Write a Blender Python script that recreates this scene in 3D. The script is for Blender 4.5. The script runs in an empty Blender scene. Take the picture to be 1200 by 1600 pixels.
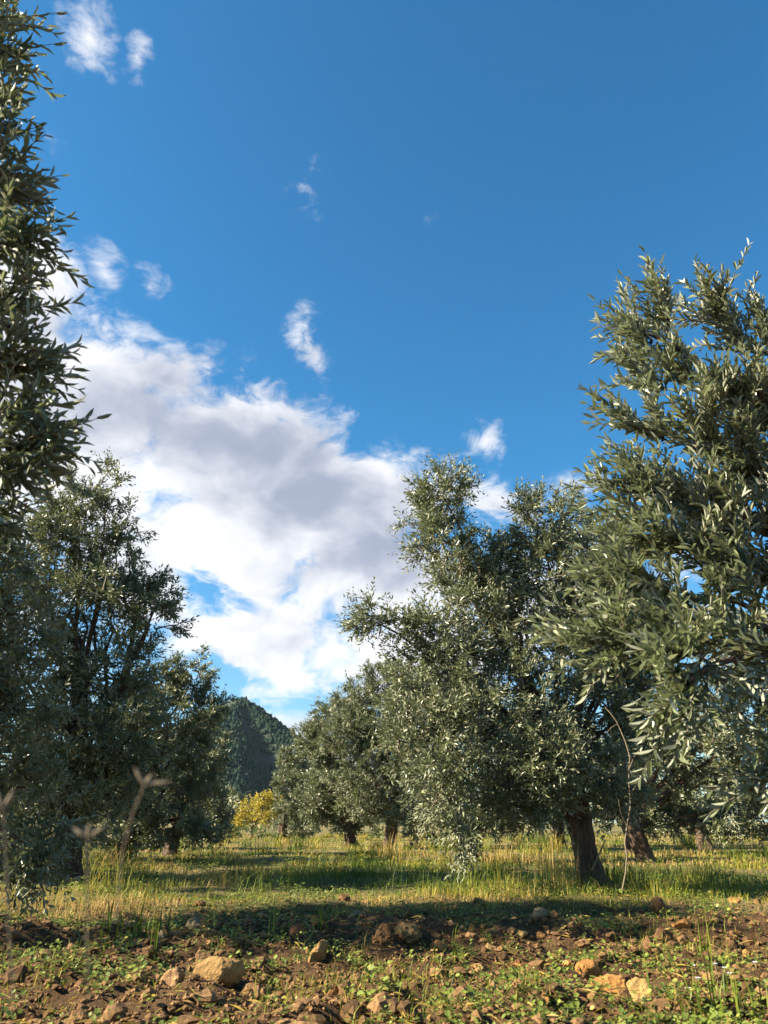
import bpy, math, random
import numpy as np
from mathutils import Vector, Matrix, noise as mnoise

# ------------------------------------------------------------------ camera, sky, sun, exposure
scene = bpy.context.scene
COL = scene.collection
CAM_H, PITCH, FPX = 0.55, math.radians(22.0), 1202.0
cam_data = bpy.data.cameras.new('camera')
cam_data.sensor_fit = 'VERTICAL'; cam_data.sensor_height = 34.6; cam_data.sensor_width = 34.6
cam_data.lens = 26.0; cam_data.clip_start = 0.05; cam_data.clip_end = 20000
cam_data.dof.use_dof = True; cam_data.dof.focus_distance = 6.5; cam_data.dof.aperture_fstop = 6.5
cam = bpy.data.objects.new('camera', cam_data); COL.objects.link(cam)
cam.location = (0, 0, CAM_H); cam.rotation_euler = (math.pi / 2 + PITCH, 0, 0)
scene.camera = cam

SUN_AZ, SUN_EL = math.radians(-97), math.radians(30)        # azimuth from +Y towards +X
TO_SUN = Vector((math.sin(SUN_AZ) * math.cos(SUN_EL), math.cos(SUN_AZ) * math.cos(SUN_EL), math.sin(SUN_EL)))
sun_data = bpy.data.lights.new('sun', 'SUN'); sun_data.energy = 5.0; sun_data.angle = math.radians(0.5)
sun_data.color = (1.0, 0.87, 0.66)
sun = bpy.data.objects.new('sun', sun_data); COL.objects.link(sun)
sun.rotation_euler = TO_SUN.to_track_quat('Z', 'Y').to_euler(); sun.location = (-20, 0, 20)
HAZE_DENSITY = 0.000026

vs = scene.view_settings
scene.display_settings.display_device = 'sRGB'
vs.view_transform = 'Standard'; vs.look = 'None'; vs.gamma = 1.0; vs.use_curve_mapping = False
vs.exposure = 2.0
scene.render.engine = 'CYCLES'
cy = scene.cycles
cy.use_denoising = True; cy.max_bounces = 7; cy.diffuse_bounces = 3; cy.glossy_bounces = 2
cy.transmission_bounces = 4; cy.transparent_max_bounces = 4; cy.caustics_reflective = False; cy.caustics_refractive = False
cy.sample_clamp_indirect = 4.0
try: cy.denoiser = 'OPENIMAGEDENOISE'; cy.denoising_prefilter = 'ACCURATE'
except Exception: pass

def ray(px, py):                                            # photograph pixel -> direction in the place
    dx, dy = (px - 600) / FPX, (800 - py) / FPX
    return Vector((dx, math.cos(PITCH) - dy * math.sin(PITCH), math.sin(PITCH) + dy * math.cos(PITCH)))
def at(px, py, Y):
    r = ray(px, py); k = Y / r.y
    return Vector((r.x * k, Y, CAM_H + r.z * k)), k
def on_ground(px, py):
    r = ray(px, py); k = -CAM_H / r.z
    return Vector((r.x * k, r.y * k, 0)), k
def azel(px, py):
    r = ray(px, py).normalized()
    return math.atan2(r.x, r.y), math.asin(r.z)

class Nodes:
    def __init__(s, tree): s.t = tree; s.t.nodes.clear()
    def n(s, kind, ins=None, **props):
        nd = s.t.nodes.new(kind)
        for k, v in props.items(): setattr(nd, k, v)
        for k, v in (ins or {}).items():
            if isinstance(v, bpy.types.NodeSocket): s.t.links.new(v, nd.inputs[k])
            else: nd.inputs[k].default_value = v
        return nd
    def m(s, op, a, b=0.0, c=0.0, clamp=False):
        return s.n('ShaderNodeMath', {0: a, 1: b, 2: c}, operation=op, use_clamp=clamp).outputs[0]
    def mr(s, v, a, b, lo=0.0, hi=1.0, smooth=True):
        return s.n('ShaderNodeMapRange', {'Value': v, 'From Min': a, 'From Max': b, 'To Min': lo, 'To Max': hi},
                   interpolation_type='SMOOTHSTEP' if smooth else 'LINEAR').outputs[0]
    def mix(s, f, a, b, blend='MIX'):
        nd = s.n('ShaderNodeMix', data_type='RGBA', blend_type=blend)
        for k, v in ((0, f), (6, a), (7, b)):
            if isinstance(v, bpy.types.NodeSocket): s.t.links.new(v, nd.inputs[k])
            else: nd.inputs[k].default_value = v if k == 0 else (*v, 1.0)
        return nd.outputs[2]
    def noise(s, vec, scale, detail=4, rough=0.5, dist=0.0):
        ins = {'Scale': scale, 'Detail': detail, 'Roughness': rough, 'Distortion': dist}
        if vec is not None: ins['Vector'] = vec
        return s.n('ShaderNodeTexNoise', ins).outputs[0]

world = bpy.data.worlds.new('World'); scene.world = world; world.use_nodes = True
W = Nodes(world.node_tree)
sky = W.n('ShaderNodeTexSky', sky_type='NISHITA', sun_disc=False)
sky.sun_elevation = SUN_EL; sky.sun_rotation = SUN_AZ; sky.altitude = 300
sky.air_density = 1.0; sky.dust_density = 0.6; sky.ozone_density = 2.2
tc = W.n('ShaderNodeTexCoord').outputs['Generated']
sep = W.n('ShaderNodeSeparateXYZ', {0: tc})
AZ = W.m('ARCTAN2', sep.outputs[0], sep.outputs[1]); EL = W.m('ARCSINE', sep.outputs[2])
SPH = W.n('ShaderNodeCombineXYZ', {0: AZ, 1: EL, 2: 0.0}).outputs[0]
def sky_blob(px, py, wpx, hpx, rot, weight):                # a cloud's place in azimuth and elevation, soft spherical falloff
    a, e = azel(px, py); k = 1 / FPX
    mp = W.n('ShaderNodeMapping', {0: SPH, 1: (a, e, 0), 2: (0, 0, math.radians(rot)), 3: (wpx * k, hpx * k, 1)}, vector_type='TEXTURE')
    g = W.n('ShaderNodeTexGradient', {0: mp.outputs[0]}, gradient_type='SPHERICAL')
    return W.m('MULTIPLY', g.outputs[1], weight)
def total(vals, op='MAXIMUM'):
    r = vals[0]
    for v in vals[1:]: r = W.m(op, r, v)
    return r
blobs = [(400, 760, 520, 215, -16, 1.5), (330, 850, 300, 170, -20, 1.35), (400, 1010, 300, 150, -10, 1.2), (250, 900, 260, 160, 0, 1.25), (130, 680, 320, 230, -30, 1.5), (50, 500, 130, 210, 20, 1.35), (70, 470, 120, 130, 20, 1.2), (560, 880, 380, 210, -20, 1.3),
         (450, 1000, 300, 130, -10, 1.15), (600, 765, 250, 115, -14, 1.15), (-150, 700, 380, 360, 0, 1.4), (775, 785, 130, 90, 0, .75), (760, 690, 70, 60, 0, .56), (905, 755, 120, 60, 0, .62),
         (280, 600, 210, 90, -10, 1.05), (490, 555, 62, 140, 28, .78), (140, 55, 100, 66, -25, .62), (215, 92, 55, 45, 0, .56),
         (485, 300, 80, 95, -40, .56), (672, 320, 45, 45, 0, .54), (165, 430, 110, 55, -35, .68), (235, 445, 60, 50, 0, .55),
         (85, 250, 70, 110, 25, .5), (540, 650, 90, 70, 0, .66), (440, 1130, 170, 60, 0, .85), (640, 1050, 300, 170, -10, 1.1), (850, 950, 300, 170, 0, 1.0), (20, 1000, 300, 200, 0, .8), (1080, 960, 240, 120, 0, .75)]
BIAS = total([sky_blob(*b) for b in blobs])
holes = total([sky_blob(325, 922, 95, 42, -25, .85), sky_blob(372, 1068, 105, 46, -30, 1.05), sky_blob(490, 868, 45, 24, 10, .42), sky_blob(420, 1105, 120, 40, 0, .5)])
a0, e0 = azel(560, 700)
mp = W.n('ShaderNodeMapping', {0: SPH, 1: (a0, e0, 0), 3: (1.6, 1.5, 1)}, vector_type='TEXTURE')
inview = W.mr(W.n('ShaderNodeTexGradient', {0: mp.outputs[0]}, gradient_type='SPHERICAL').outputs[1], 0.0, 0.25)
elsewhere = W.m('MULTIPLY', W.mr(W.noise(tc, 1.6, 3, .5), .50, .74, 0, .9), W.m('SUBTRACT', 1.0, inview))
BIAS = W.m('MAXIMUM', BIAS, elsewhere)
stretch = W.n('ShaderNodeMapping', {0: tc, 3: (1.0, 1.0, 1.5)}, vector_type='POINT').outputs[0]
warp = W.n('ShaderNodeTexNoise', {'Vector': stretch, 'Scale': 7.0, 'Detail': 3.0})
wv = W.n('ShaderNodeVectorMath', {0: warp.outputs[1], 1: (.5, .5, .5)}, operation='SUBTRACT').outputs[0]
wv = W.n('ShaderNodeVectorMath', {0: wv, 'Scale': .12}, operation='SCALE').outputs[0]
P = W.n('ShaderNodeVectorMath', {0: stretch, 1: wv}, operation='ADD').outputs[0]
FB = W.noise(P, 8.5, 9, .60)
BIAS = W.m('SUBTRACT', BIAS, W.m('MULTIPLY', holes, W.mr(W.noise(P, 14, 5, .6), .66, .34, .3, 1.2)))
def dens(fb, k=1.6):
    return W.m('ADD', BIAS, W.m('MULTIPLY', W.m('SUBTRACT', fb, .5), k))
wisp = W.m('MULTIPLY', W.m('SUBTRACT', W.noise(P, 24, 7, .66), .5), W.mr(BIAS, .5, 1.0, 1.05, .25))
D = W.m('SUBTRACT', W.m('ADD', dens(FB, 2.2), wisp), W.mr(BIAS, .0, .22, .70, .40))
alpha = W.m('MULTIPLY', W.mr(D, -.08, .44), W.mr(BIAS, .15, .75, .5, 1.0))
# light through the cloud: sample the cloud a little towards the sun; thick towards the sun = grey, thin = bright rim
off = W.n('ShaderNodeVectorMath', {0: P, 1: tuple(TO_SUN * .035 + Vector((0, 0, .03)))}, operation='ADD').outputs[0]
FB2 = W.noise(off, 8.5, 4, .5)
big = W.noise(P, 3.2, 2, .5)
thick = W.m('ADD', W.m('MULTIPLY', BIAS, .35), W.m('ADD', W.m('MULTIPLY', W.m('SUBTRACT', FB2, .5), 1.1), W.m('MULTIPLY', W.m('SUBTRACT', big, .5), .6)))
grey_zone = total([sky_blob(390, 690, 420, 120, -15, .9), sky_blob(560, 790, 260, 130, -15, .8), sky_blob(130, 640, 190, 70, -20, .4)])
shade = W.mr(W.m('ADD', W.m('ADD', thick, W.m('MULTIPLY', grey_zone, .75)), W.m('MULTIPLY', W.m('SUBTRACT', FB2, FB), 1.0)), .0, 1.2)
cloud_col = W.mix(shade, (.80, .80, .82), (.305, .338, .435))
SKYGAIN, CLOUDGAIN = 0.05, 0.345
skyc = W.n('ShaderNodeHueSaturation', {'Saturation': 1.10, 'Value': 1.0, 'Color': sky.outputs[0]}).outputs[0]
grade = W.mix(W.mr(EL, 0.0, .45), (.72, .92, 1.0), (.33, .93, 1.09))
skyc = W.mix(1.0, skyc, grade, 'MULTIPLY')
cloudc = W.mix(1.0, cloud_col, (CLOUDGAIN / SKYGAIN,) * 3, 'MULTIPLY')
final = W.mix(W.m('MULTIPLY', alpha, .97), skyc, cloudc)
bg = W.n('ShaderNodeBackground', {'Color': final, 'Strength': SKYGAIN})
wo = W.n('ShaderNodeOutputWorld', {0: bg.outputs[0]})
world.cycles.sampling_method = 'MANUAL'; world.cycles.sample_map_resolution = 512

# ------------------------------------------------------------------ helpers
def tag(o, label=None, cat=None, group=None, kind=None):
    if label: o['label'] = label
    if cat: o['category'] = cat
    if group: o['group'] = group
    if kind: o['kind'] = kind
    return o
def empty(name, loc):
    o = bpy.data.objects.new(name, None); COL.objects.link(o); o.location = loc; o.empty_display_size = .2
    return o
def vnoise(x, y, seed=0):
    xi, yi = np.floor(x).astype(np.int64), np.floor(y).astype(np.int64)
    fx, fy = x - xi, y - yi
    fx = fx * fx * (3 - 2 * fx); fy = fy * fy * (3 - 2 * fy)
    def h(i, j):
        v = (i * 374761393 + j * 668265263 + seed * 974634777) & 0xffffffff
        v = ((v ^ (v >> 13)) * 1274126177) & 0xffffffff
        return ((v ^ (v >> 16)) & 0xffff) / 65535.0
    return (h(xi, yi) * (1 - fx) + h(xi + 1, yi) * fx) * (1 - fy) + (h(xi, yi + 1) * (1 - fx) + h(xi + 1, yi + 1) * fx) * fy
def fbm(x, y, seed=0, octs=4):
    r = 0; a = .5
    for k in range(octs):
        r = r + a * vnoise(x * 2 ** k + 17.3 * k, y * 2 ** k - 9.1 * k, seed + k); a *= .5
    return r / (1 - .5 ** octs)
def norm(v): return v / np.maximum(np.linalg.norm(v, axis=-1, keepdims=True), 1e-9)

class Geo:                                                  # collects numpy vertices, triangles/quads and a tint per vertex
    def __init__(s): s.v, s.f3, s.f4, s.t, s.n = [], [], [], [], 0
    def add(s, v, f3=None, f4=None, t=None):
        v = np.asarray(v, float).reshape(-1, 3)
        s.v.append(v); s.t.append(np.full(len(v), .5) if t is None else np.asarray(t, float).reshape(-1))
        if f3 is not None and len(f3): s.f3.append(np.asarray(f3).reshape(-1, 3) + s.n)
        if f4 is not None and len(f4): s.f4.append(np.asarray(f4).reshape(-1, 4) + s.n)
        s.n += len(v)
    def mesh(s, name, mat, smooth=False, origin=(0, 0, 0)):
        v = np.concatenate(s.v) - np.array(origin)
        f3 = np.concatenate(s.f3) if s.f3 else np.zeros((0, 3), int); f4 = np.concatenate(s.f4) if s.f4 else np.zeros((0, 4), int)
        me = bpy.data.meshes.new(name)
        me.vertices.add(len(v)); me.vertices.foreach_set('co', v.astype(np.float32).ravel())
        idx = np.concatenate([f3.ravel(), f4.ravel()]).astype(np.int32)
        starts = np.concatenate([np.arange(len(f3)) * 3, len(f3) * 3 + np.arange(len(f4)) * 4]).astype(np.int32)
        me.loops.add(len(idx)); me.loops.foreach_set('vertex_index', idx)
        me.polygons.add(len(starts)); me.polygons.foreach_set('loop_start', starts)
        me.polygons.foreach_set('use_smooth', np.full(len(starts), smooth))
        at_ = me.attributes.new('tint', 'FLOAT', 'POINT'); at_.data.foreach_set('value', np.concatenate(s.t).astype(np.float32))
        me.update(calc_edges=True); me.validate()
        if mat: me.materials.append(mat)
        return me
    def build(s, name, mat, parent=None, smooth=False):
        org = tuple(parent.matrix_world.translation) if parent is not None else (0, 0, 0)
        if parent is not None:
            p, org = parent, Vector((0, 0, 0))
            while p is not None: org = org + p.location; p = p.parent
        o = bpy.data.objects.new(name, s.mesh(name, mat, smooth, org)); COL.objects.link(o)
        if parent is not None: o.parent = parent
        return o

def tubes(paths, radii, sides):                             # paths [n,m,3], radii [n,m] -> vertices and quads
    n, m, _ = paths.shape
    tan = np.empty_like(paths); tan[:, 1:-1] = paths[:, 2:] - paths[:, :-2]; tan[:, 0] = paths[:, 1] - paths[:, 0]; tan[:, -1] = paths[:, -1] - paths[:, -2]
    tan = norm(tan)
    ref = np.where(np.abs(tan[:, :1, 2:3]) > .9, np.array([1., 0, 0]), np.array([0, 0, 1.])) * np.ones_like(tan)
    a = norm(np.cross(tan, ref)); b = np.cross(tan, a)
    th = np.arange(sides) / sides * 2 * np.pi
    v = paths[:, :, None] + radii[:, :, None, None] * (np.cos(th)[:, None] * a[:, :, None] + np.sin(th)[:, None] * b[:, :, None])
    i = np.arange(n)[:, None, None] * m * sides + np.arange(m - 1)[None, :, None] * sides; j = np.arange(sides)[None, None]; j2 = (j + 1) % sides
    f = np.stack([i + j, i + j2, i + sides + j2, i + sides + j], -1).reshape(-1, 4)
    return v.reshape(-1, 3), f
def bez(p0, p1, p2, m):
    t = np.linspace(0, 1, m)[:, None]
    p0, p1, p2 = (np.asarray(p)[..., None, :] for p in (p0, p1, p2))
    return (1 - t) ** 2 * p0 + 2 * t * (1 - t) * p1 + t * t * p2

# ------------------------------------------------------------------ materials
def material(name):
    m = bpy.data.materials.new(name); m.use_nodes = True
    return m, Nodes(m.node_tree)
def tint(N): return N.n('ShaderNodeAttribute', attribute_name='tint').outputs['Fac']
def finish(N, shader, disp=None):
    N.n('ShaderNodeOutputMaterial', {'Surface': shader})
def leaf_material(name, dark, light, warm, under, rough=.36, trans=.22, spec=.5):
    m, N = material(name); t = tint(N)
    geo = N.n('ShaderNodeNewGeometry')
    col = N.mix(N.mr(t, 0, .8, smooth=False), dark, light)
    col = N.mix(N.mr(t, .86, 1.0), col, warm)
    und = N.mix(N.mr(t, 0, 1, smooth=False), tuple(c * .8 for c in under), under)
    c = N.mix(geo.outputs['Backfacing'], col, und)
    p = N.n('ShaderNodeBsdfPrincipled', {'Base Color': c, 'Roughness': rough, 'Specular IOR Level': spec})
    r = N.m('MULTIPLY_ADD', geo.outputs['Backfacing'], .25, rough); N.t.links.new(r, p.inputs['Roughness'])
    tr = N.n('ShaderNodeBsdfTranslucent', {'Color': N.mix(.5, col, (.17, .20, .07))})
    finish(N, N.n('ShaderNodeMixShader', {0: trans, 1: p.outputs[0], 2: tr.outputs[0]}).outputs[0])
    return m
OLIVE = leaf_material('olive_leaf', (.064, .082, .034), (.168, .182, .095), (.24, .24, .10), (.29, .30, .19))
OLIVE_NEAR = leaf_material('olive_leaf_near', (.090, .112, .048), (.215, .238, .130), (.33, .34, .18), (.33, .345, .25), .33, .28, .6)
YELLOW = leaf_material('yellow_leaf', (.36, .27, .02), (.56, .43, .03), (.62, .46, .05), (.55, .42, .06), .5, .4)
BUSH = leaf_material('bush_leaf', (.045, .085, .018), (.10, .16, .035), (.2, .2, .05), (.12, .17, .06), .5, .3)
GRASS = None
def grass_material():
    m, N = material('grass_blade'); t = tint(N)
    r = N.n('ShaderNodeValToRGB', {0: t}).outputs[0]
    cr = r.node.color_ramp
    cr.elements[0].position = 0; cr.elements[0].color = (.05, .09, .012, 1)
    cr.elements[1].position = 1; cr.elements[1].color = (.46, .31, .12, 1)
    for p, c in ((.35, (.17, .205, .018, 1)), (.6, (.31, .28, .032, 1)), (.82, (.43, .30, .075, 1))):
        e = cr.elements.new(p); e.color = c
    p = N.n('ShaderNodeBsdfPrincipled', {'Base Color': r, 'Roughness': .55, 'Specular IOR Level': .3})
    tr = N.n('ShaderNodeBsdfTranslucent', {'Color': r})
    finish(N, N.n('ShaderNodeMixShader', {0: .35, 1: p.outputs[0], 2: tr.outputs[0]}).outputs[0])
    return m
GRASS = grass_material()
WEED = leaf_material('weed_leaf', (.085, .12, .016), (.20, .245, .036), (.30, .27, .06), (.15, .22, .07), .5, .3)
def bark_material():
    m, N = material('olive_bark')
    tc = N.n('ShaderNodeTexCoord').outputs['Object']
    st = N.n('ShaderNodeMapping', {0: tc, 3: (1, 1, .28)}).outputs[0]
    a = N.noise(st, 26, 6, .65, 1.2); b = N.noise(tc, 4, 3)
    col = N.mix(N.mr(a, .35, .68), (.036, .021, .013), (.135, .080, .048))
    col = N.mix(N.mr(b, .5, .75, 0, .6), col, (.105, .085, .066))
    bump = N.n('ShaderNodeBump', {'Strength': .9, 'Distance': .03, 'Height': a})
    finish(N, N.n('ShaderNodeBsdfPrincipled', {'Base Color': col, 'Roughness': .9, 'Normal': bump.outputs[0]}).outputs[0])
    return m
BARK = bark_material()
def flat_material(name, c1, c2, scale, rough=.9, bump=.4, dist=.01):
    m, N = material(name)
    tc = N.n('ShaderNodeTexCoord').outputs['Object']
    a = N.noise(tc, scale, 6, .65); b = N.noise(tc, scale * 5, 4, .7)
    col = N.mix(N.mr(a, .32, .68), c1, c2)
    col = N.mix(N.mr(b, .45, .8, 0, .5), col, tuple(c * .6 for c in c1))
    bp = N.n('ShaderNodeBump', {'Strength': bump, 'Distance': dist, 'Height': N.m('ADD', a, N.m('MULTIPLY', b, .5))})
    finish(N, N.n('ShaderNodeBsdfPrincipled', {'Base Color': col, 'Roughness': rough, 'Normal': bp.outputs[0]}).outputs[0])
    return m
TWIG = flat_material('twig_bark', (.085, .065, .045), (.17, .14, .10), 30)
BAREWOOD = flat_material('bare_wood', (.12, .09, .055), (.20, .155, .10), 40)
DRYSTEM = flat_material('dry_stem', (.30, .21, .11), (.42, .32, .18), 40)
SOIL_CLOD, N = material('clod_soil')
t = tint(N); tcn = N.n('ShaderNodeTexCoord').outputs['Object']; a = N.noise(tcn, 60, 5, .7)
col = N.mix(t, (.070, .037, .016), (.245, .140, .062)); col = N.mix(N.mr(a, .4, .7, 0, .55), col, (.07, .038, .018))
bp = N.n('ShaderNodeBump', {'Strength': .7, 'Distance': .008, 'Height': a})
finish(N, N.n('ShaderNodeBsdfPrincipled', {'Base Color': col, 'Roughness': .95, 'Normal': bp.outputs[0], 'Specular IOR Level': .2}).outputs[0])
def ground_material():
    m, N = material('orchard_ground')
    pos = N.n('ShaderNodeNewGeometry').outputs['Position']; s = N.n('ShaderNodeSeparateXYZ', {0: pos})
    a = N.noise(pos, 7, 6, .65); b = N.noise(pos, 40, 5, .7); c = N.noise(pos, .5, 4, .6)
    soil = N.mix(N.mr(a, .35, .65), (.078, .042, .018), (.168, .096, .043)); soil = N.mix(N.mr(b, .4, .7, 0, .6), soil, (.045, .025, .012))
    turf = N.mix(N.mr(c, .4, .62), (.105, .105, .028), (.25, .19, .075)); turf = N.mix(N.mr(b, .4, .68, 0, .7), turf, (.085, .065, .03))
    edge = N.m('ADD', s.outputs[1], N.m('MULTIPLY', N.m('SUBTRACT', N.noise(pos, .8, 4, .6), .5), 2.2))
    col = N.mix(N.mr(edge, 5.2, 6.8), soil, turf)
    bp = N.n('ShaderNodeBump', {'Strength': 1.0, 'Distance': .06, 'Height': N.m('ADD', N.noise(pos, 22, 6, .75), N.m('MULTIPLY', b, .5))})
    finish(N, N.n('ShaderNodeBsdfPrincipled', {'Base Color': col, 'Roughness': .95, 'Specular IOR Level': .2, 'Normal': bp.outputs[0]}).outputs[0])
    return m
GROUND = ground_material()

# ------------------------------------------------------------------ ground, hill, far mountain
def gh(x, y):                                               # height of the orchard floor
    x = np.asarray(x, float); y = np.asarray(y, float)
    far = np.clip(1 - np.abs(y) / 60, 0, 1)
    base = (fbm(x * .35, y * .35, 3, 3) - .5) * .14 * far
    wob = (fbm(x * .7, y * .7, 8, 3) - .5) * 1.4
    plough = np.clip((6.6 - (y + wob)) / .8, 0, 1) * np.clip((np.abs(x) < 12) * 1.0, 0, 1)
    cl = fbm(x * 4.5, y * 4.5, 21, 4); fine = fbm(x * 17, y * 17, 31, 3)
    rough = (cl - .5) * .15 + (fine - .5) * .07
    berm = .055 * np.exp(-((y + wob * .5 - 4.45) / .42) ** 2) - .05 * np.exp(-((y + wob * .5 - 5.5) / .6) ** 2)
    turf = (fbm(x * 2.2, y * 2.2, 41, 3) - .5) * .09 * far
    near = np.clip((np.hypot(x, y) - .9) / 1.2, 0, 1)
    return (base * .8 + plough * (rough + berm) + (1 - plough) * turf) * near - .02
def axis(dense_lo, dense_hi, step, far, grow=1.16):
    a = list(np.arange(dense_lo, dense_hi, step)); st = step; v = a[-1]
    while v < far: st *= grow; v += st; a.append(v)
    st = step; v = a[0]; pre = []
    while v > -far: st *= grow; v -= st; pre.append(v)
    return np.array(pre[::-1] + a)
gx, gy = axis(-4.2, 4.2, .045, 6000), axis(1.8, 8.0, .04, 6000)
X, Y = np.meshgrid(gx, gy); Z = gh(X, Y)
g = Geo(); nx, ny = len(gx), len(gy)
ii = (np.arange(ny - 1)[:, None] * nx + np.arange(nx - 1)[None]).ravel()
g.add(np.stack([X, Y, Z], -1), f4=np.stack([ii, ii + 1, ii + nx + 1, ii + nx], -1))
ground = g.build('ground', GROUND, smooth=True); tag(ground, kind='structure')

def hill_height(x, y):
    cx, cy_ = HC.x, HC.y
    dx, dy = x - cx, (y - cy_) * .8
    ang = np.arctan2(dy, dx); d = np.hypot(dx, dy)
    rid = 1 + .16 * np.sin(ang * 5 + .6) + .07 * np.sin(ang * 11)
    q = d * rid
    h = HC.z * (np.clip(1 - q / 225, 0, 1) ** 1.12)
    cap = HC.z * .97 - q * .22
    h = np.minimum(h, cap)
    return h + (fbm(x * .02, y * .02, 5, 4) - .5) * 12 * np.clip(h / 30, 0, 1) - .5
HC, _ = at(372, 1093, 1000.0)
HC.z *= 1.035
hx = np.linspace(HC.x - 420, HC.x + 420, 140); hy = np.linspace(HC.y - 420, HC.y + 420, 140)
X, Y = np.meshgrid(hx, hy); Z = hill_height(X, Y) - 1.0
Z[0] = Z[-1] = -3; Z[:, 0] = Z[:, -1] = -3
ii = (np.arange(139)[:, None] * 140 + np.arange(139)[None]).ravel()
HILLM = flat_material('hill_scrub', (.014, .024, .012), (.028, .036, .018), .05, .95, .2, 2.0)
g = Geo(); g.add(np.stack([X, Y, Z], -1), f4=np.stack([ii, ii + 1, ii + 141, ii + 140], -1))
tag(g.build('hill', HILLM, smooth=True), kind='structure')
# the wood on the hill: small uneven crowns
rng = np.random.default_rng(5)
ico = None
def ico_arrays(sub):
    import bmesh
    bm = bmesh.new(); bmesh.ops.create_icosphere(bm, subdivisions=sub, radius=1)
    v = np.array([q.co[:] for q in bm.verts]); f = np.array([[q.index for q in p.verts] for p in bm.faces]); bm.free()
    return v, f
IV1, IF1 = ico_arrays(1); IV2, IF2 = ico_arrays(2); IV3, IF3 = ico_arrays(3); IV4, IF4 = ico_arrays(4)
n = 9000
wx = rng.uniform(HC.x - 70, HC.x + 190, n); wy = rng.uniform(HC.y - 290, HC.y + 15, n)
wz = hill_height(wx, wy); keep = (wz > 2) & (fbm(wx * .03, wy * .03, 77, 3) > .33)
wx, wy, wz = wx[keep], wy[keep], wz[keep]; n = len(wx)
rad = 1.2 + 1.5 * rng.uniform(size=n) ** 2; tall = rng.uniform(.8, 2.0, n)
v = IV1[None] * (1 + rng.uniform(-.28, .28, (n, len(IV1), 1))) * np.stack([rad, rad, rad * tall], -1)[:, None]
v = v + np.stack([wx, wy, wz + rad * .4], -1)[:, None]
f = IF1[None] + (np.arange(n) * len(IV1))[:, None, None]
WOODM, N = material('far_wood')
finish(N, N.n('ShaderNodeBsdfPrincipled', {'Base Color': N.mix(tint(N), (.010, .026, .015), (.020, .040, .022)), 'Roughness': .9, 'Specular IOR Level': .1}).outputs[0])
g = Geo(); g.add(v, f3=f, t=np.repeat(rng.uniform(0, 1, n), len(IV1)))
tag(g.build('hillside_wood', WOODM), 'dark green scrub wood covering the conical hill', kind='stuff')

MC, _ = at(480, 1138, 2400.0)
mx = np.linspace(MC.x - 700, MC.x + 1300, 120); my = np.linspace(MC.y - 500, MC.y + 500, 40)
X, Y = np.meshgrid(mx, my)
prof = MC.z * np.clip(1 - np.abs(X - MC.x - 60) / np.where(X > MC.x + 60, 620, 690), 0, 1) * (.72 + .6 * fbm(X * .004, Y * .004, 90, 5))
Z = prof * np.clip(1 - np.abs(Y - MC.y) / 480, 0, 1) ** .8 - 4
ii = (np.arange(39)[:, None] * 120 + np.arange(119)[None]).ravel()
g = Geo(); g.add(np.stack([X, Y, Z], -1), f4=np.stack([ii, ii + 1, ii + 121, ii + 120], -1))
tag(g.build('mountain', flat_material('mountain_rock', (.10, .105, .09), (.16, .15, .12), .004, .95, .1, 5), smooth=True), kind='structure')

# ------------------------------------------------------------------ trees
LEAF_LO = (np.array([[0, 0, 0], [.5, -.5, .05], [1, 0, -.06], [.5, .5, .05]]), [[0, 1, 2], [0, 2, 3]], [])
LEAF_HI = (np.array([[0, 0, 0], [.28, -.40, .10], [.28, 0, 0], [.28, .40, .10], [.62, -.47, .06], [.62, 0, -.04], [.62, .47, .06], [1, 0, -.14]]),
           [[0, 1, 2], [0, 2, 3], [4, 7, 5], [5, 7, 6]], [[1, 4, 5, 2], [2, 5, 6, 3]])
LEAF_MID = (np.array([[0, 0, 0], [.3, -.42, .08], [.68, -.42, .05], [1, 0, -.12], [.68, .42, .05], [.3, .42, .08]]), [], [[0, 1, 2, 3], [0, 3, 4, 5]])
def add_leaves(g, tpl, base, L, Nn, ln, wd, tn):
    v, f3, f4 = tpl; B = np.cross(Nn, L); k = len(base); nv = len(v)
    p = base[:, None] + v[None, :, 0:1] * L[:, None] * ln[:, None, None] + v[None, :, 1:2] * B[:, None] * wd[:, None, None] + v[None, :, 2:3] * Nn[:, None] * ln[:, None, None]
    o = (np.arange(k) * nv)[:, None, None]
    g.add(p, f3=(np.array(f3)[None] + o) if len(f3) else None, f4=(np.array(f4)[None] + o) if len(f4) else None, t=np.repeat(tn, nv))

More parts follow.
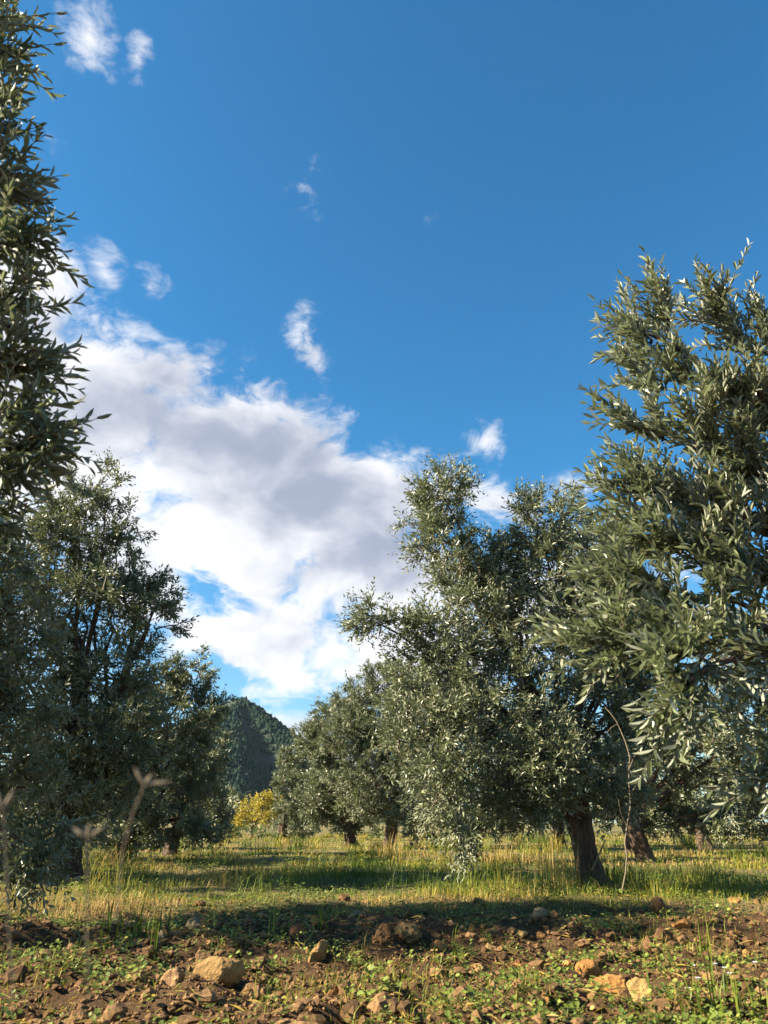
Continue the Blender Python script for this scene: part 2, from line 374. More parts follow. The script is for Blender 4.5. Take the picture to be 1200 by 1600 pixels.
def foliage(rng, lobes, leaf, pairs, spray_len, per_branch, up=.25, spread=1.0, shrink=0.0, th0=28, th1=62):
    """lobes: (centre, radii, n_leaves, flow). Returns branchlet paths, spray paths and the leaves as arrays."""
    BP, SP, LV = [], [], []
    for c, rad, nl, flow in lobes:
        c, rad, flow = np.array(c), np.array(rad), np.array(flow)
        rad = np.maximum(rad - shrink * spray_len, rad * .35); c = c - flow * spray_len * shrink * .8
        nb = max(4, int(nl / (2 * pairs * per_branch)))
        u = norm(rng.normal(size=(nb, 3))); r = rng.uniform(.30, 1.0, (nb, 1)) ** .6
        r = r * (1 + .13 * rng.normal(size=(nb, 1)))
        end = c + u * r * rad
        start = c + u * r * rad * rng.uniform(.35, .8, (nb, 1)) - flow * rad.mean() * .35 + rng.normal(size=(nb, 3)) * rad * .12
        mid = (start + end) / 2 + np.array([0, 0, 1.]) * rad.mean() * rng.uniform(-.05, .22, (nb, 1)) + rng.normal(size=(nb, 3)) * rad.mean() * .06
        path = bez(start, mid, end, 5); BP.append(path)
        bdir = norm(path[:, -1] - path[:, 2])
        k = per_branch; ti = rng.uniform(.3, 1.0, (nb, k)) ; ti[:, 0] = 1.0
        a = np.clip(ti * 4, 0, 3.999); i0 = a.astype(int); fr = (a - i0)[..., None]; rows = np.arange(nb)[:, None]
        o = path[rows, i0] * (1 - fr) + path[rows, i0 + 1] * fr
        sd = norm(bdir[:, None] * .5 + rng.normal(size=(nb, k, 3)) * .62 * spread + flow * .9 + np.array([0, 0, up]) + u[:, None] * .3)
        o = o.reshape(-1, 3); sd = sd.reshape(-1, 3); ns = len(o)
        ln = spray_len * rng.uniform(.6, 1.2, (ns, 1))
        bend = np.array([0, 0, 1.]) * rng.uniform(-.35, .25, (ns, 1)) + rng.normal(size=(ns, 3)) * .12
        p1 = o + sd * ln * .5; p2 = p1 + norm(sd + bend) * ln * .5
        sp = bez(o, p1, p2, 4); SP.append(sp)
        tt = (np.arange(pairs) + .6) / pairs; tt[-1] = 1.0
        tt = np.clip(tt[None] + rng.normal(size=(ns, pairs)) * .02, .03, 1)
        a_ = o[:, None] * ((1 - tt) ** 2)[..., None] + 2 * p1[:, None] * (tt * (1 - tt))[..., None] + p2[:, None] * (tt ** 2)[..., None]
        ax = norm((p1 - o)[:, None] * (1 - tt)[..., None] + (p2 - p1)[:, None] * tt[..., None])
        ref = norm(rng.normal(size=(ns, 1, 3))); e1 = norm(np.cross(ax, ref)); e2 = np.cross(ax, e1)
        ph = (np.arange(pairs) % 2 * np.pi / 2)[None] + rng.normal(size=(ns, pairs)) * .25
        for s in (0, np.pi):
            q = np.cos(ph + s)[..., None] * e1 + np.sin(ph + s)[..., None] * e2
            th = np.radians(rng.uniform(th0, th1, (ns, pairs)))
            th = np.where(tt > .97, th * .55, th)[..., None]
            L = norm(ax * np.cos(th) + q * np.sin(th) + rng.normal(size=q.shape) * .10)
            Nn = ax * np.sin(th) - q * np.cos(th)
            Nn = norm(Nn - (Nn * L).sum(-1, keepdims=True) * L)
            ro = rng.normal(size=th.shape) * .55
            Nn = Nn * np.cos(ro) + np.cross(L, Nn) * np.sin(ro)
            size = leaf * rng.uniform(.5, 1.15, th.shape[:2]) * np.where(tt > .97, .8, 1)
            tn = np.clip(.42 + rng.normal(size=(ns, 1)) * .16 + rng.normal(size=(ns, pairs)) * .17 + .12 * (tt - .5), 0, 1)
            kp = rng.uniform(size=ns * pairs) > .14
            LV.append([x.reshape(-1, *x.shape[2:])[kp] for x in (a_, L, Nn, size, tn)])
    return np.concatenate(BP), np.concatenate(SP), [np.concatenate(x) for x in zip(*LV)]

def trunk_mesh(rng, path, rad, sides=16, gnarl=.16):
    """A gnarled olive trunk: fluted, flared and lumpy."""
    m = len(path); path = np.asarray(path)[None]; rad = np.asarray(rad)[None]
    v, f = tubes(path, rad, sides); v = v.reshape(m, sides, 3)
    ph = rng.uniform(0, 6, 3); th = np.arange(sides) / sides * 2 * np.pi
    for i in range(m):
        tw = i * 2.2 / m
        k = 1 + gnarl * (np.sin(3 * th + ph[0] + tw) * .6 + np.sin(5 * th + ph[1] - tw * 1.4) * .5) + gnarl * .5 * rng.normal(size=sides) * .5
        v[i] = path[0, i] + (v[i] - path[0, i]) * k[:, None]
    g = Geo(); g.add(v, f4=f); return g

def visible_leaves(LV, most):
    """Of a near tree's leaves, those that show largest: in frame, in front of the others."""
    p = LV[0] + LV[1] * LV[3][:, None] * .5
    c, s = math.cos(PITCH), math.sin(PITCH)
    d = p[:, 1] * c + (p[:, 2] - CAM_H) * s; uy = -p[:, 1] * s + (p[:, 2] - CAM_H) * c
    with np.errstate(divide='ignore', invalid='ignore'):
        px = 600 + FPX * p[:, 0] / d; py = 800 - FPX * uy / d
    ok = (d > .3) & (px > 8) & (px < 1192) & (py > 8) & (py < 1592)
    idx = np.nonzero(ok)[0]; idx = idx[np.argsort(d[idx])]
    seen, out = {}, []
    dirn = norm(p - np.array([0, 0, CAM_H])); fore = np.sqrt(np.clip(1 - (LV[1] * dirn).sum(1) ** 2, 0, 1)) * np.abs((LV[2] * dirn).sum(1)) * LV[3] / d
    for i in idx:
        cell = (int(px[i] / 11), int(py[i] / 11))
        if cell in seen: continue
        seen[cell] = 1; out.append(i)
    out.sort(key=lambda i: -fore[i])
    return np.array(out[:most], int)

LEAF_MESHES = []
def leaf_meshes():
    if not LEAF_MESHES:
        for k in range(10):
            g = Geo(); g.add(LEAF_HI[0] * np.array([1, .23, 1]), f3=LEAF_HI[1], f4=LEAF_HI[2], t=np.full(8, .08 + .09 * k))
            LEAF_MESHES.append(g.mesh('leaf', OLIVE_NEAR))
    return LEAF_MESHES

def olive_tree(label, base, lobes, seed, leaf=.06, pairs=7, spray=.22, per_branch=9, trunk_r=.15, fork=.9, lean=(0, 0), hi=False, mat=None,
               up=.25, spread=1.0, single_leaves=0, name='olive_tree', cat='olive tree', group='olive trees of the orchard', twig_sides=3, limbs=True, wid=.32):
    rng = np.random.default_rng(seed)
    bz = float(gh(base[0], base[1])) - .04
    root = empty(name, (base[0], base[1], bz)); tag(root, label, cat, group)
    B = np.array([base[0], base[1], bz])
    top = B + np.array([lean[0], lean[1], fork])
    m = 20; t = np.linspace(0, 1, m)
    path = B + (top - B) * t[:, None] + np.stack([np.sin(t * 4 + seed) * .03, np.cos(t * 3 + seed) * .03, 0 * t], -1) * fork
    path[0] = B - np.array([0, 0, .05])
    rad = trunk_r * (1 + .55 * np.exp(-t * 7) - .12 * np.sin(t * np.pi) + .12 * t)
    trunk = trunk_mesh(rng, path, rad, 26, .24).build('trunk', BARK, root, smooth=True)
    cs = [np.array(l[0]) for l in lobes]
    for i, l in enumerate(lobes):
        if not limbs: break
        if l[3][2] <= -.3 or (hi and i % 4): continue
        c = cs[i]; dv = c - top
        ctrl = top + dv * .45 + np.array([0, 0, .16 * np.linalg.norm(dv)]) * (1 if dv[2] > -.3 else .9) + rng.normal(size=3) * .06
        lp = bez(top - np.array([0, 0, .10]), ctrl, c, 9); lp[1:-1] += rng.normal(size=(7, 3)) * .03
        r0 = trunk_r * rng.uniform(.2, .34) * (.55 if hi else 1); rr = np.linspace(r0, max(.008, r0 * .22), 9)
        trunk_mesh(rng, lp, rr, 9, .08).build('limb', BARK, trunk, smooth=True)
    BP, SP, LV = foliage(rng, lobes, leaf, pairs, spray, per_branch, up, spread, (.55 if seed == 23 else .75) if hi else .2, *((18, 46) if hi else (26, 58)))
    g = Geo(); br = .006 + .008 * (trunk_r / .15)
    v, f = tubes(BP, np.linspace(br, br * .3, 5)[None].repeat(len(BP), 0) * rng.uniform(.6, 1.1, (len(BP), 1)), 3); g.add(v, f4=f)
    if hi:
        v, f = tubes(SP, np.linspace(.0022, .0011, 4)[None].repeat(len(SP), 0), 3); g.add(v, f4=f)
    tag(g.build('twigs', TWIG, root, smooth=True), kind='stuff')
    pick = np.zeros(len(LV[0]), bool)
    if single_leaves:
        sel = visible_leaves(LV, single_leaves); pick[sel] = True
        ms = leaf_meshes()
        for i in sel:
            o = bpy.data.objects.new('leaf', ms[min(9, int(LV[4][i] * 10))]); COL.objects.link(o); o.parent = root
            L, Nn = LV[1][i], LV[2][i]; Bn = np.cross(Nn, L); s = LV[3][i]
            M = Matrix(((L[0], Bn[0], Nn[0]), (L[1], Bn[1], Nn[1]), (L[2], Bn[2], Nn[2]))).to_4x4() @ Matrix.Scale(s, 4)
            M.translation = Vector(LV[0][i] - B); o.matrix_basis = M
    g = Geo(); k = ~pick
    add_leaves(g, LEAF_MID if hi else LEAF_LO, LV[0][k], LV[1][k], LV[2][k], LV[3][k], LV[3][k] * wid * rng.uniform(.8, 1.2, k.sum()), LV[4][k])
    tag(g.build('crown', mat or (OLIVE_NEAR if hi else OLIVE), root), kind='stuff')
    return root

def lob(Y, items, cover, leaf, depth=.95, wid=.32):
    """items: (px, py, half width px, half height px[, dY[, flow]]) at distance Y -> lobes with enough leaves to cover themselves `cover` times."""
    out = []
    for it in items:
        px, py, rx, ry = it[:4]; dY = it[4] if len(it) > 4 else 0; fl = it[5] if len(it) > 5 else (0, 0, 0)
        c, k = at(px, py, Y + dY); a, b = rx * k / FPX, ry * k / FPX
        nl = (1.4 if wid > .26 else 1.15) * cover * math.pi * a * b / (leaf * leaf * wid * .58)
        out.append((c, (a, a * depth, b), nl, fl))
    return out

# the big olive with its trunk in view
olive_tree('tall olive tree with reddish brown trunk in full view and twin peaked crown', (1.98, 7.9),
    lob(7.9, [(692, 775, 58, 62), (690, 850, 66, 70), (740, 930, 85, 80), (850, 815, 70, 62), (870, 890, 80, 80), (580, 968, 42, 34, -.2, (-.7, 0, 0)), (640, 985, 48, 40, -.1, (-.4, 0, 0)),
              (700, 1030, 95, 80, -.1), (830, 1010, 100, 95), (930, 960, 75, 120, .3), (670, 1130, 95, 85, -.3), (790, 1130, 105, 90, -.4), (920, 1120, 95, 90, .1),
              (700, 1235, 62, 72, -.6, (0, 0, -.4)), (715, 1310, 30, 40, -.7, (0, 0, -.7)), (850, 1190, 80, 62, -.5), (960, 1215, 60, 55, -.2), (800, 1235, 55, 45, -.2), (860, 1255, 50, 36, -.4, (0, 0, -.2)), (770, 1270, 50, 30, -.3, (0, 0, -.2)), (970, 1265, 40, 36, .2, (0, 0, -.2)), (1000, 1100, 70, 100, .4), (940, 850, 60, 80, .4), (990, 950, 70, 100, .5), (990, 1010, 80, 100, .3), (780, 900, 60, 80, .2)], 4.6, .066),
    seed=11, leaf=.065, trunk_r=.112, fork=.95, lean=(-.22, 0))
# near olive whose branches reach in from the right
UP, UL, LF, DN = (-.42, -.05, .95), (-.62, -.08, .72), (-.75, -.1, .28), (-.6, -.2, -.28)
olive_tree('olive tree with large pale leaves reaching in close from the right edge', (2.75, 3.0),
    lob(2.75, [(985, 505, 34, 46, .1, UL), (1020, 475, 32, 50, .15, UP), (1098, 460, 30, 56, .2, UP), (1130, 500, 36, 60, .2, UP), (1180, 510, 40, 60, .2, UP), (1005, 570, 46, 56, .1, UL), (1065, 560, 48, 66, .1, UP),
               (1130, 600, 60, 80, .1, UP), (1190, 620, 60, 90, .1, UP), (995, 650, 46, 50, .05, UL), (1060, 660, 70, 70, 0, UL), (1140, 700, 80, 90, .1, UL), (1210, 720, 70, 100, .1, UP), (985, 735, 50, 48, 0, UL), (1050, 760, 80, 70, 0, UL),
               (1130, 800, 90, 90, .05, UL), (1200, 850, 80, 110, .1, UL), (975, 815, 56, 50, 0, LF), (1040, 850, 85, 66, 0, LF), (960, 890, 60, 48, -.1, LF), (1030, 930, 90, 60, -.1, LF), (1110, 900, 90, 70, 0, LF), (945, 960, 48, 40, -.15, LF),
               (1000, 995, 66, 44, -.25, LF), (1080, 985, 80, 52, -.25, LF), (1160, 960, 80, 70, -.1, LF), (930, 1005, 36, 26, -.25, LF), (1060, 1040, 52, 36, -.45, DN), (1045, 1085, 24, 26, -.5, DN), (1180, 1010, 50, 40, -.4, LF), (1205, 1150, 22, 34, -.5, LF),
               (1290, 650, 110, 170, .2, UP), (1310, 900, 110, 150, .1, LF), (1260, 1010, 50, 60, -.1, LF), (1420, 780, 150, 280, .4)], 3.4, .060, wid=.25),
    seed=23, wid=.27, leaf=.060, pairs=12, spray=.27, per_branch=5, trunk_r=.14, fork=.75, lean=(-.1, 0), hi=True, up=.05, spread=.42, single_leaves=300)
# near olive overhanging from the left
olive_tree('dark olive tree overhanging close along the upper left edge', (-2.6, .9),
    lob(1.65, [(q[0] - (24 if q[0] > -20 else 60), *q[1:]) for q in [(25, 70, 45, 45, 0, (.5, 0, .3)), (5, 160, 55, 60, 0, (.4, 0, .1)), (30, 200, 40, 40, 0, (.6, 0, .1)), (10, 290, 60, 60, 0, (.5, 0, .1)), (60, 275, 35, 28, 0, (.8, 0, .1)), (15, 380, 42, 60, 0, (.5, 0, -.1)),
              (85, 375, 26, 14, 0, (.9, 0, -.2)), (30, 470, 40, 55, 0, (.5, 0, .3)), (10, 560, 70, 45, 0, (.6, 0, .15)), (85, 560, 36, 24, 0, (.9, 0, .15)), (50, 640, 80, 50, 0, (.6, 0, .2)), (105, 690, 42, 24, 0, (.9, 0, .15)),
              (20, 730, 85, 75, 0, (.4, 0, 0)), (20, 20, 40, 50, 0, (.3, 0, .5)), (-60, 150, 90, 170, -.1), (-70, 450, 90, 200, -.1), (-80, 720, 110, 130, 0), (-10, 830, 60, 60, .1, (.3, 0, -.3)), (-200, 350, 110, 300, -.3)]], .62, .054, wid=.25),
    seed=31, wid=.25, leaf=.054, pairs=7, spray=.17, per_branch=6, trunk_r=.14, fork=1.3, lean=(.3, .2), hi=True, up=.1, spread=.8, single_leaves=300)
FRUIT, N = material('olive_fruit')
finish(N, N.n('ShaderNodeBsdfPrincipled', {'Base Color': N.mix(N.noise(N.n('ShaderNodeTexCoord').outputs['Object'], 90), (.012, .009, .014), (.03, .02, .028)), 'Roughness': .3}).outputs[0])
overhang = [o for o in bpy.data.objects if o.get('label', '').startswith('dark olive tree overhanging')][0]
for px, py in ((27, 500), (13, 508), (22, 486), (48, 606)):
    c, k = at(px, py, 1.6); g = Geo(); g.add(IV2 * np.array([.0075, .0075, .0092]) + np.array(c), f3=IF2); g.build('olive', FRUIT, overhang, smooth=True)
# left row
olive_tree('olive tree cut off by the left edge with leaves drooping to the grass', (-4.6, 5.4),
    lob(5.4, [(-20, 900, 95, 90), (30, 960, 60, 70), (-30, 1050, 110, 110), (40, 1110, 60, 70), (-20, 1200, 110, 90), (50, 1230, 55, 60), (20, 1310, 70, 70, 0, (0, 0, -.3)), (45, 1370, 40, 40, -.1, (0, 0, -.6)), (75, 1280, 46, 50, -.1, (0, 0, -.2)), (0, 1350, 60, 50, 0, (0, 0, -.3)), (60, 1330, 44, 36, -.2, (0, 0, -.2)), (-150, 850, 150, 130, .1), (-180, 1050, 150, 170, .1), (-120, 760, 110, 80, .1), (-60, 820, 80, 80, .1), (-260, 900, 170, 140, -1.3), (-270, 1090, 170, 150, -1.3), (-280, 720, 150, 120, -1.2), (-290, 1000, 170, 200, -.7), (-330, 820, 160, 150, -.2), (-300, 560, 130, 110, -.9)], 2.9, .074),
    seed=41, leaf=.072, trunk_r=.15, fork=.9)
olive_tree('tall dark olive tree with its trunk beside the left grass shadow', (-3.42, 9.1),
    lob(9.1, [(110, 775, 60, 55), (165, 770, 50, 50), (180, 850, 70, 70), (70, 860, 85, 80), (225, 900, 40, 55), (120, 840, 70, 60), (170, 920, 60, 60)], 2.4, .072) + lob(9.1, [(130, 960, 110, 90), (235, 975, 60, 40, -.1, (.5, 0, 0)), (250, 935, 32, 40, 0, (.5, 0, .3)), (60, 1060, 100, 90), (180, 1060, 85, 80), (110, 1150, 110, 90, -.3), (205, 1150, 70, 80, -.1), (70, 1240, 90, 70, -.3), (170, 1240, 80, 55, -.2), (30, 1310, 60, 45, -.4, (0, 0, -.3)), (150, 1290, 40, 30, -.4, (0, 0, -.3)), (-30, 950, 100, 150, .3), (-50, 1150, 90, 120, .2)], 3.6, .078),
    seed=53, leaf=.075, trunk_r=.14, fork=.75, lean=(.05, 0))
olive_tree('round olive tree with sunlit pale top between the tall dark tree and the hill', (-4.1, 13.2),
    lob(13.3, [(300, 1055, 42, 40), (250, 1075, 50, 45), (200, 1110, 60, 55), (320, 1110, 34, 40), (270, 1140, 70, 55, -.3), (210, 1190, 70, 55, -.2), (310, 1190, 42, 55), (260, 1240, 80, 50, -.2), (200, 1270, 50, 38), (290, 1285, 50, 30, -.2, (0, 0, -.2)), (215, 1305, 40, 24, -.3, (0, 0, -.3)), (150, 1250, 50, 50, .2), (255, 1302, 56, 24, -.3, (0, 0, -.2)), (325, 1300, 30, 20), (170, 1300, 40, 26, -.2, (0, 0, -.2))], 4.2, .09),
    seed=61, leaf=.09, trunk_r=.13, fork=.6, lean=(.1, 0))
olive_tree('dark low olive tree behind the round one at the edge of the aisle', (-4.0, 15.8),
    lob(16.0, [(335, 1150, 26, 30), (325, 1200, 34, 40), (300, 1240, 50, 40), (335, 1255, 26, 36), (335, 1290, 28, 22), (300, 1295, 34, 22), (250, 1200, 70, 70, .4)], 4.2, .1),
    seed=67, leaf=.1, trunk_r=.12, fork=.5)
# right row, going away
olive_tree('olive tree standing behind the tall twin peaked one in dense shade', (1.35, 13.5),
    lob(13.5, [(740, 1130, 80, 70), (660, 1160, 60, 60), (820, 1160, 80, 70), (740, 1215, 90, 60), (650, 1240, 50, 42), (830, 1235, 60, 45), (760, 1270, 60, 26), (680, 1275, 40, 26), (840, 1272, 40, 24), (655, 1285, 40, 22), (720, 1290, 45, 20), (800, 1290, 45, 20)], 4.2, .095),
    seed=71, leaf=.095, trunk_r=.13, fork=.6)
olive_tree('grey green olive tree with forked trunk midway down the right row', (.18, 19.5),
    lob(19.5, [(600, 1065, 42, 32), (560, 1095, 48, 40), (635, 1100, 45, 45), (545, 1150, 55, 50, -.2), (620, 1160, 65, 55, -.3), (590, 1220, 70, 45, -.2), (650, 1225, 42, 42), (560, 1262, 40, 26), (640, 1268, 40, 24), (600, 1280, 34, 18), (665, 1120, 50, 60, .5), (660, 1060, 45, 40, .6), (580, 1130, 50, 50)], 4.6, .095),
    seed=73, leaf=.095, trunk_r=.13, fork=.75)
olive_tree('rounded olive tree with slanting trunk beyond the forked one', (-.78, 21.5),
    lob(21.6, [(520, 1110, 34, 34), (490, 1150, 34, 36), (555, 1130, 36, 40), (505, 1165, 40, 40), (545, 1180, 40, 45, -.2), (515, 1220, 52, 42, -.2), (550, 1250, 34, 34), (490, 1250, 36, 36), (510, 1280, 36, 20), (545, 1285, 34, 18)], 4.6, .10),
    seed=79, leaf=.10, trunk_r=.13, fork=.85, lean=(-.25, 0))
olive_tree('compact olive tree at the far end of the right row beside the yellow bushes', (-3.5, 29.0),
    lob(29.0, [(445, 1190, 18, 22), (462, 1200, 22, 28), (448, 1235, 24, 34), (475, 1245, 28, 40), (460, 1275, 32, 26), (450, 1295, 26, 14), (480, 1296, 24, 12)], 4.8, .12),
    seed=83, leaf=.12, trunk_r=.15, fork=.6)
olive_tree('bright green olive tree behind the branches on the right', (4.1, 13.2),
    lob(13.3, [(1140, 1050, 60, 50), (1090, 1100, 60, 55), (1170, 1110, 60, 60), (1040, 1150, 60, 60), (1130, 1180, 80, 55, -.3), (1010, 1210, 55, 48), (1090, 1235, 60, 45), (1180, 1220, 55, 60), (1050, 1275, 40, 24), (1190, 1280, 40, 26), (1010, 1282, 46, 26), (1080, 1290, 50, 26), (1160, 1292, 50, 26), (1130, 1285, 26, 28, -.3, (0, 0, -.5)), (1240, 1130, 70, 100)], 4.2, .092),
    seed=89, leaf=.092, trunk_r=.13, fork=.6, lean=(-.15, 0))
olive_tree('distant olive tree seen through the gap right of the thick trunk', (7.5, 19.5),
    lob(19.5, [(1060, 1180, 60, 50), (1150, 1170, 70, 60), (1010, 1225, 50, 35), (1100, 1235, 70, 40), (1190, 1235, 50, 40)], 3.4, .12),
    seed=97, leaf=.12, trunk_r=.14, fork=.7, lean=(-.1, 0))
olive_tree('distant olive tree filling the gap left of the thick trunk', (4.6, 22.0),
    lob(22.0, [(830, 1180, 60, 50), (900, 1190, 60, 50), (860, 1235, 70, 38), (780, 1235, 50, 38), (960, 1195, 60, 50, -2), (960, 1245, 60, 34, -2), (1010, 1255, 40, 28, -2)], 3.4, .125),
    seed=101, leaf=.125, trunk_r=.14, fork=.7)
olive_tree('distant olive tree behind the left trunks', (-9.5, 20.0),
    lob(20.0, [(60, 1150, 70, 60), (140, 1170, 70, 60), (60, 1225, 80, 42), (150, 1230, 70, 42), (230, 1235, 50, 36)], 3.4, .12),
    seed=103, leaf=.12, trunk_r=.14, fork=.7)
olive_tree('small pale round olive tree at the foot of the hill', (-8.3, 45.0),
    lob(45.0, [(368, 1248, 16, 15), (382, 1258, 13, 15), (356, 1262, 15, 16), (372, 1272, 22, 14)], 3.0, .17),
    seed=107, leaf=.17, trunk_r=.15, fork=.8)
olive_tree('shaded olive tree with low skirts between the thick trunk and the bright green one', (5.2, 17.5),
    lob(17.5, [(930, 1200, 60, 45), (990, 1215, 60, 45), (950, 1262, 55, 26), (890, 1270, 40, 22), (1010, 1272, 45, 22), (1080, 1268, 45, 26), (1150, 1272, 45, 22)], 2.6, .12),
    seed=105, leaf=.12, trunk_r=.13, fork=.6)
# trees of the row to the left, their crowns out of frame, shading the left row
def plain_tree(label, x, y, h, r, seed):
    cs = [((x + math.cos(a) * r * .5, y + math.sin(a) * r * .5, h * z), (r * .62, r * .62, h * .2), 2600, (0, 0, 0)) for a, z in ((0, .45), (1.6, .5), (3.1, .45), (4.7, .5), (.8, .75), (3.6, .78), (5.2, .62))]
    olive_tree(label, (x, y), cs, seed, leaf=.13, trunk_r=.15, fork=.9)
plain_tree('olive tree of the next row out of view to the left', -7.4, 8.7, 6.2, 2.0, 109)
plain_tree('second olive tree of the next row out of view to the left', -8.2, 12.8, 5.6, 2.1, 113)

# the far edge of the orchard: crowns that run together into one mass
rng = np.random.default_rng(211); g = Geo(); lb = []
for q in range(112):
    px = rng.uniform(-250, 1450)
    if 335 < px < 440: continue
    Yq = rng.uniform(34, 60); hq = rng.uniform(2.2, 4.6)
    c, k = at(px, 1286, Yq); lb.append(((c.x, Yq, hq * .44), (rng.uniform(2.0, 3.6), 1.6, hq * .52), 420, (0, 0, 0)))
BPg, SPg, LVg = foliage(rng, lb, .32, 4, .5, 5)
add_leaves(g, LEAF_LO, LVg[0], LVg[1], LVg[2], LVg[3], LVg[3] * .42, LVg[4])
tag(g.build('distant_grove', OLIVE), 'grey green olive crowns running together at the far edge of the orchard', kind='stuff')

# yellow bushes and low growth at the end of the aisle
olive_tree('bright yellow leaved bush at the end of the aisle below the hill', (-6.6, 36.0),
    lob(36.0, [(378, 1272, 13, 15), (392, 1262, 12, 16), (388, 1285, 16, 12), (372, 1285, 12, 12)], 3.4, .12, wid=.5), seed=127, leaf=.12, pairs=4, spray=.3, per_branch=6, trunk_r=.06, fork=.5,
    mat=YELLOW, name='yellow_bush', cat='bush', group='yellow bushes at the end of the aisle', wid=.5)
olive_tree('orange yellow bush leaning against the compact olive tree', (-5.4, 34.0),
    lob(34.0, [(410, 1250, 11, 16), (416, 1268, 15, 18), (430, 1255, 10, 18), (404, 1280, 13, 14), (425, 1280, 12, 14)], 3.0, .11, wid=.5), seed=131, leaf=.11, pairs=4, spray=.3, per_branch=6, trunk_r=.06, fork=.5,
    mat=YELLOW, name='yellow_bush', cat='bush', group='yellow bushes at the end of the aisle', wid=.5)
olive_tree('low bright green bush under the yellow bush', (-6.2, 31.0),
    lob(31.0, [(372, 1298, 20, 11), (400, 1300, 18, 10), (350, 1296, 18, 14)], 2.2, .12, wid=.5), seed=137, leaf=.12, pairs=4, spray=.25, per_branch=6, trunk_r=.05, fork=.25,
    mat=BUSH, name='green_bush', cat='bush', group='low bushes at the end of the aisle', wid=.5)

# ------------------------------------------------------------------ stones
STONES = {}; STONE_POS = []
def dusty_stone(name, c):
    m, N = material(name)
    tc = N.n('ShaderNodeTexCoord').outputs['Object']
    a = N.noise(tc, 18, 7, .7); b = N.noise(tc, 90, 5, .7); d = N.noise(tc, 11, 4, .6, .6)
    col = N.mix(N.mr(a, .3, .7), tuple(q * .65 for q in c), tuple(q * 1.2 for q in c))
    col = N.mix(N.mr(d, .5, .7, 0, .45), col, (.14, .078, .034)); col = N.mix(N.mr(b, .5, .75, 0, .5), col, tuple(q * .45 for q in c))
    bp = N.n('ShaderNodeBump', {'Strength': .9, 'Distance': .015, 'Height': N.m('ADD', a, N.m('MULTIPLY', b, .6))})
    finish(N, N.n('ShaderNodeBsdfPrincipled', {'Base Color': col, 'Roughness': .95, 'Specular IOR Level': .2, 'Normal': bp.outputs[0]}).outputs[0])
    return m
def stone_mat(c):
    if c not in STONES: STONES[c] = dusty_stone('stone_%d' % len(STONES), c)
    return STONES[c]
TAN, ORANGE, GREY, PINK, RED, PALE, BROWN = (.28, .17, .066), (.40, .19, .058), (.18, .14, .08), (.33, .19, .095), (.22, .09, .04), (.40, .255, .095), (.15, .08, .036)
def stone(label, px, py, wpx, hpx, colr, seed, rotz=0., tilt=0., cuts=4, rough=.10, depth=.8):
    p, k = on_ground(px, py + hpx * .35)
    w, h = wpx * k / FPX / 2 * 1.05, hpx * k / FPX / 2 * 1.25
    rnd = random.Random(seed); v = IV4.copy() if wpx > 30 else IV3.copy()
    for _ in range(cuts + 3):                               # flat faces broken off
        nrm = Vector((rnd.gauss(0, 1), rnd.gauss(0, 1), rnd.gauss(0, .8))).normalized(); d = rnd.uniform(.45, .82); nn = np.array(nrm)
        q = v @ nn; v = v - np.where(q > d, q - d, 0)[:, None] * nn * .92
    off = Vector((seed * 3.1, seed * 1.7, 0))
    dsp = np.array([mnoise.fractal(Vector(q) * 1.6 + off, .8, 2.1, 4) for q in v]); v = v * (1 + (rough * 1.3 + .05) * dsp)[:, None]
    v = v / np.abs(v).max(0) * np.array([w, w * depth, h])
    R = np.array((Matrix.Rotation(math.radians(rotz), 3, 'Z') @ Matrix.Rotation(math.radians(tilt), 3, 'Y'))); v = v @ R.T
    z = float(gh(p.x, p.y)) + h * .5; STONE_POS.append((p.x, p.y, w))
    g = Geo(); g.add(v, f3=IF4 if wpx > 30 else IF3)
    o = bpy.data.objects.new('stone', g.mesh('stone', stone_mat(colr), smooth=False)); COL.objects.link(o)
    o.location = (p.x, p.y, z); tag(o, label, 'stone', 'stones on the tilled soil')
    return o
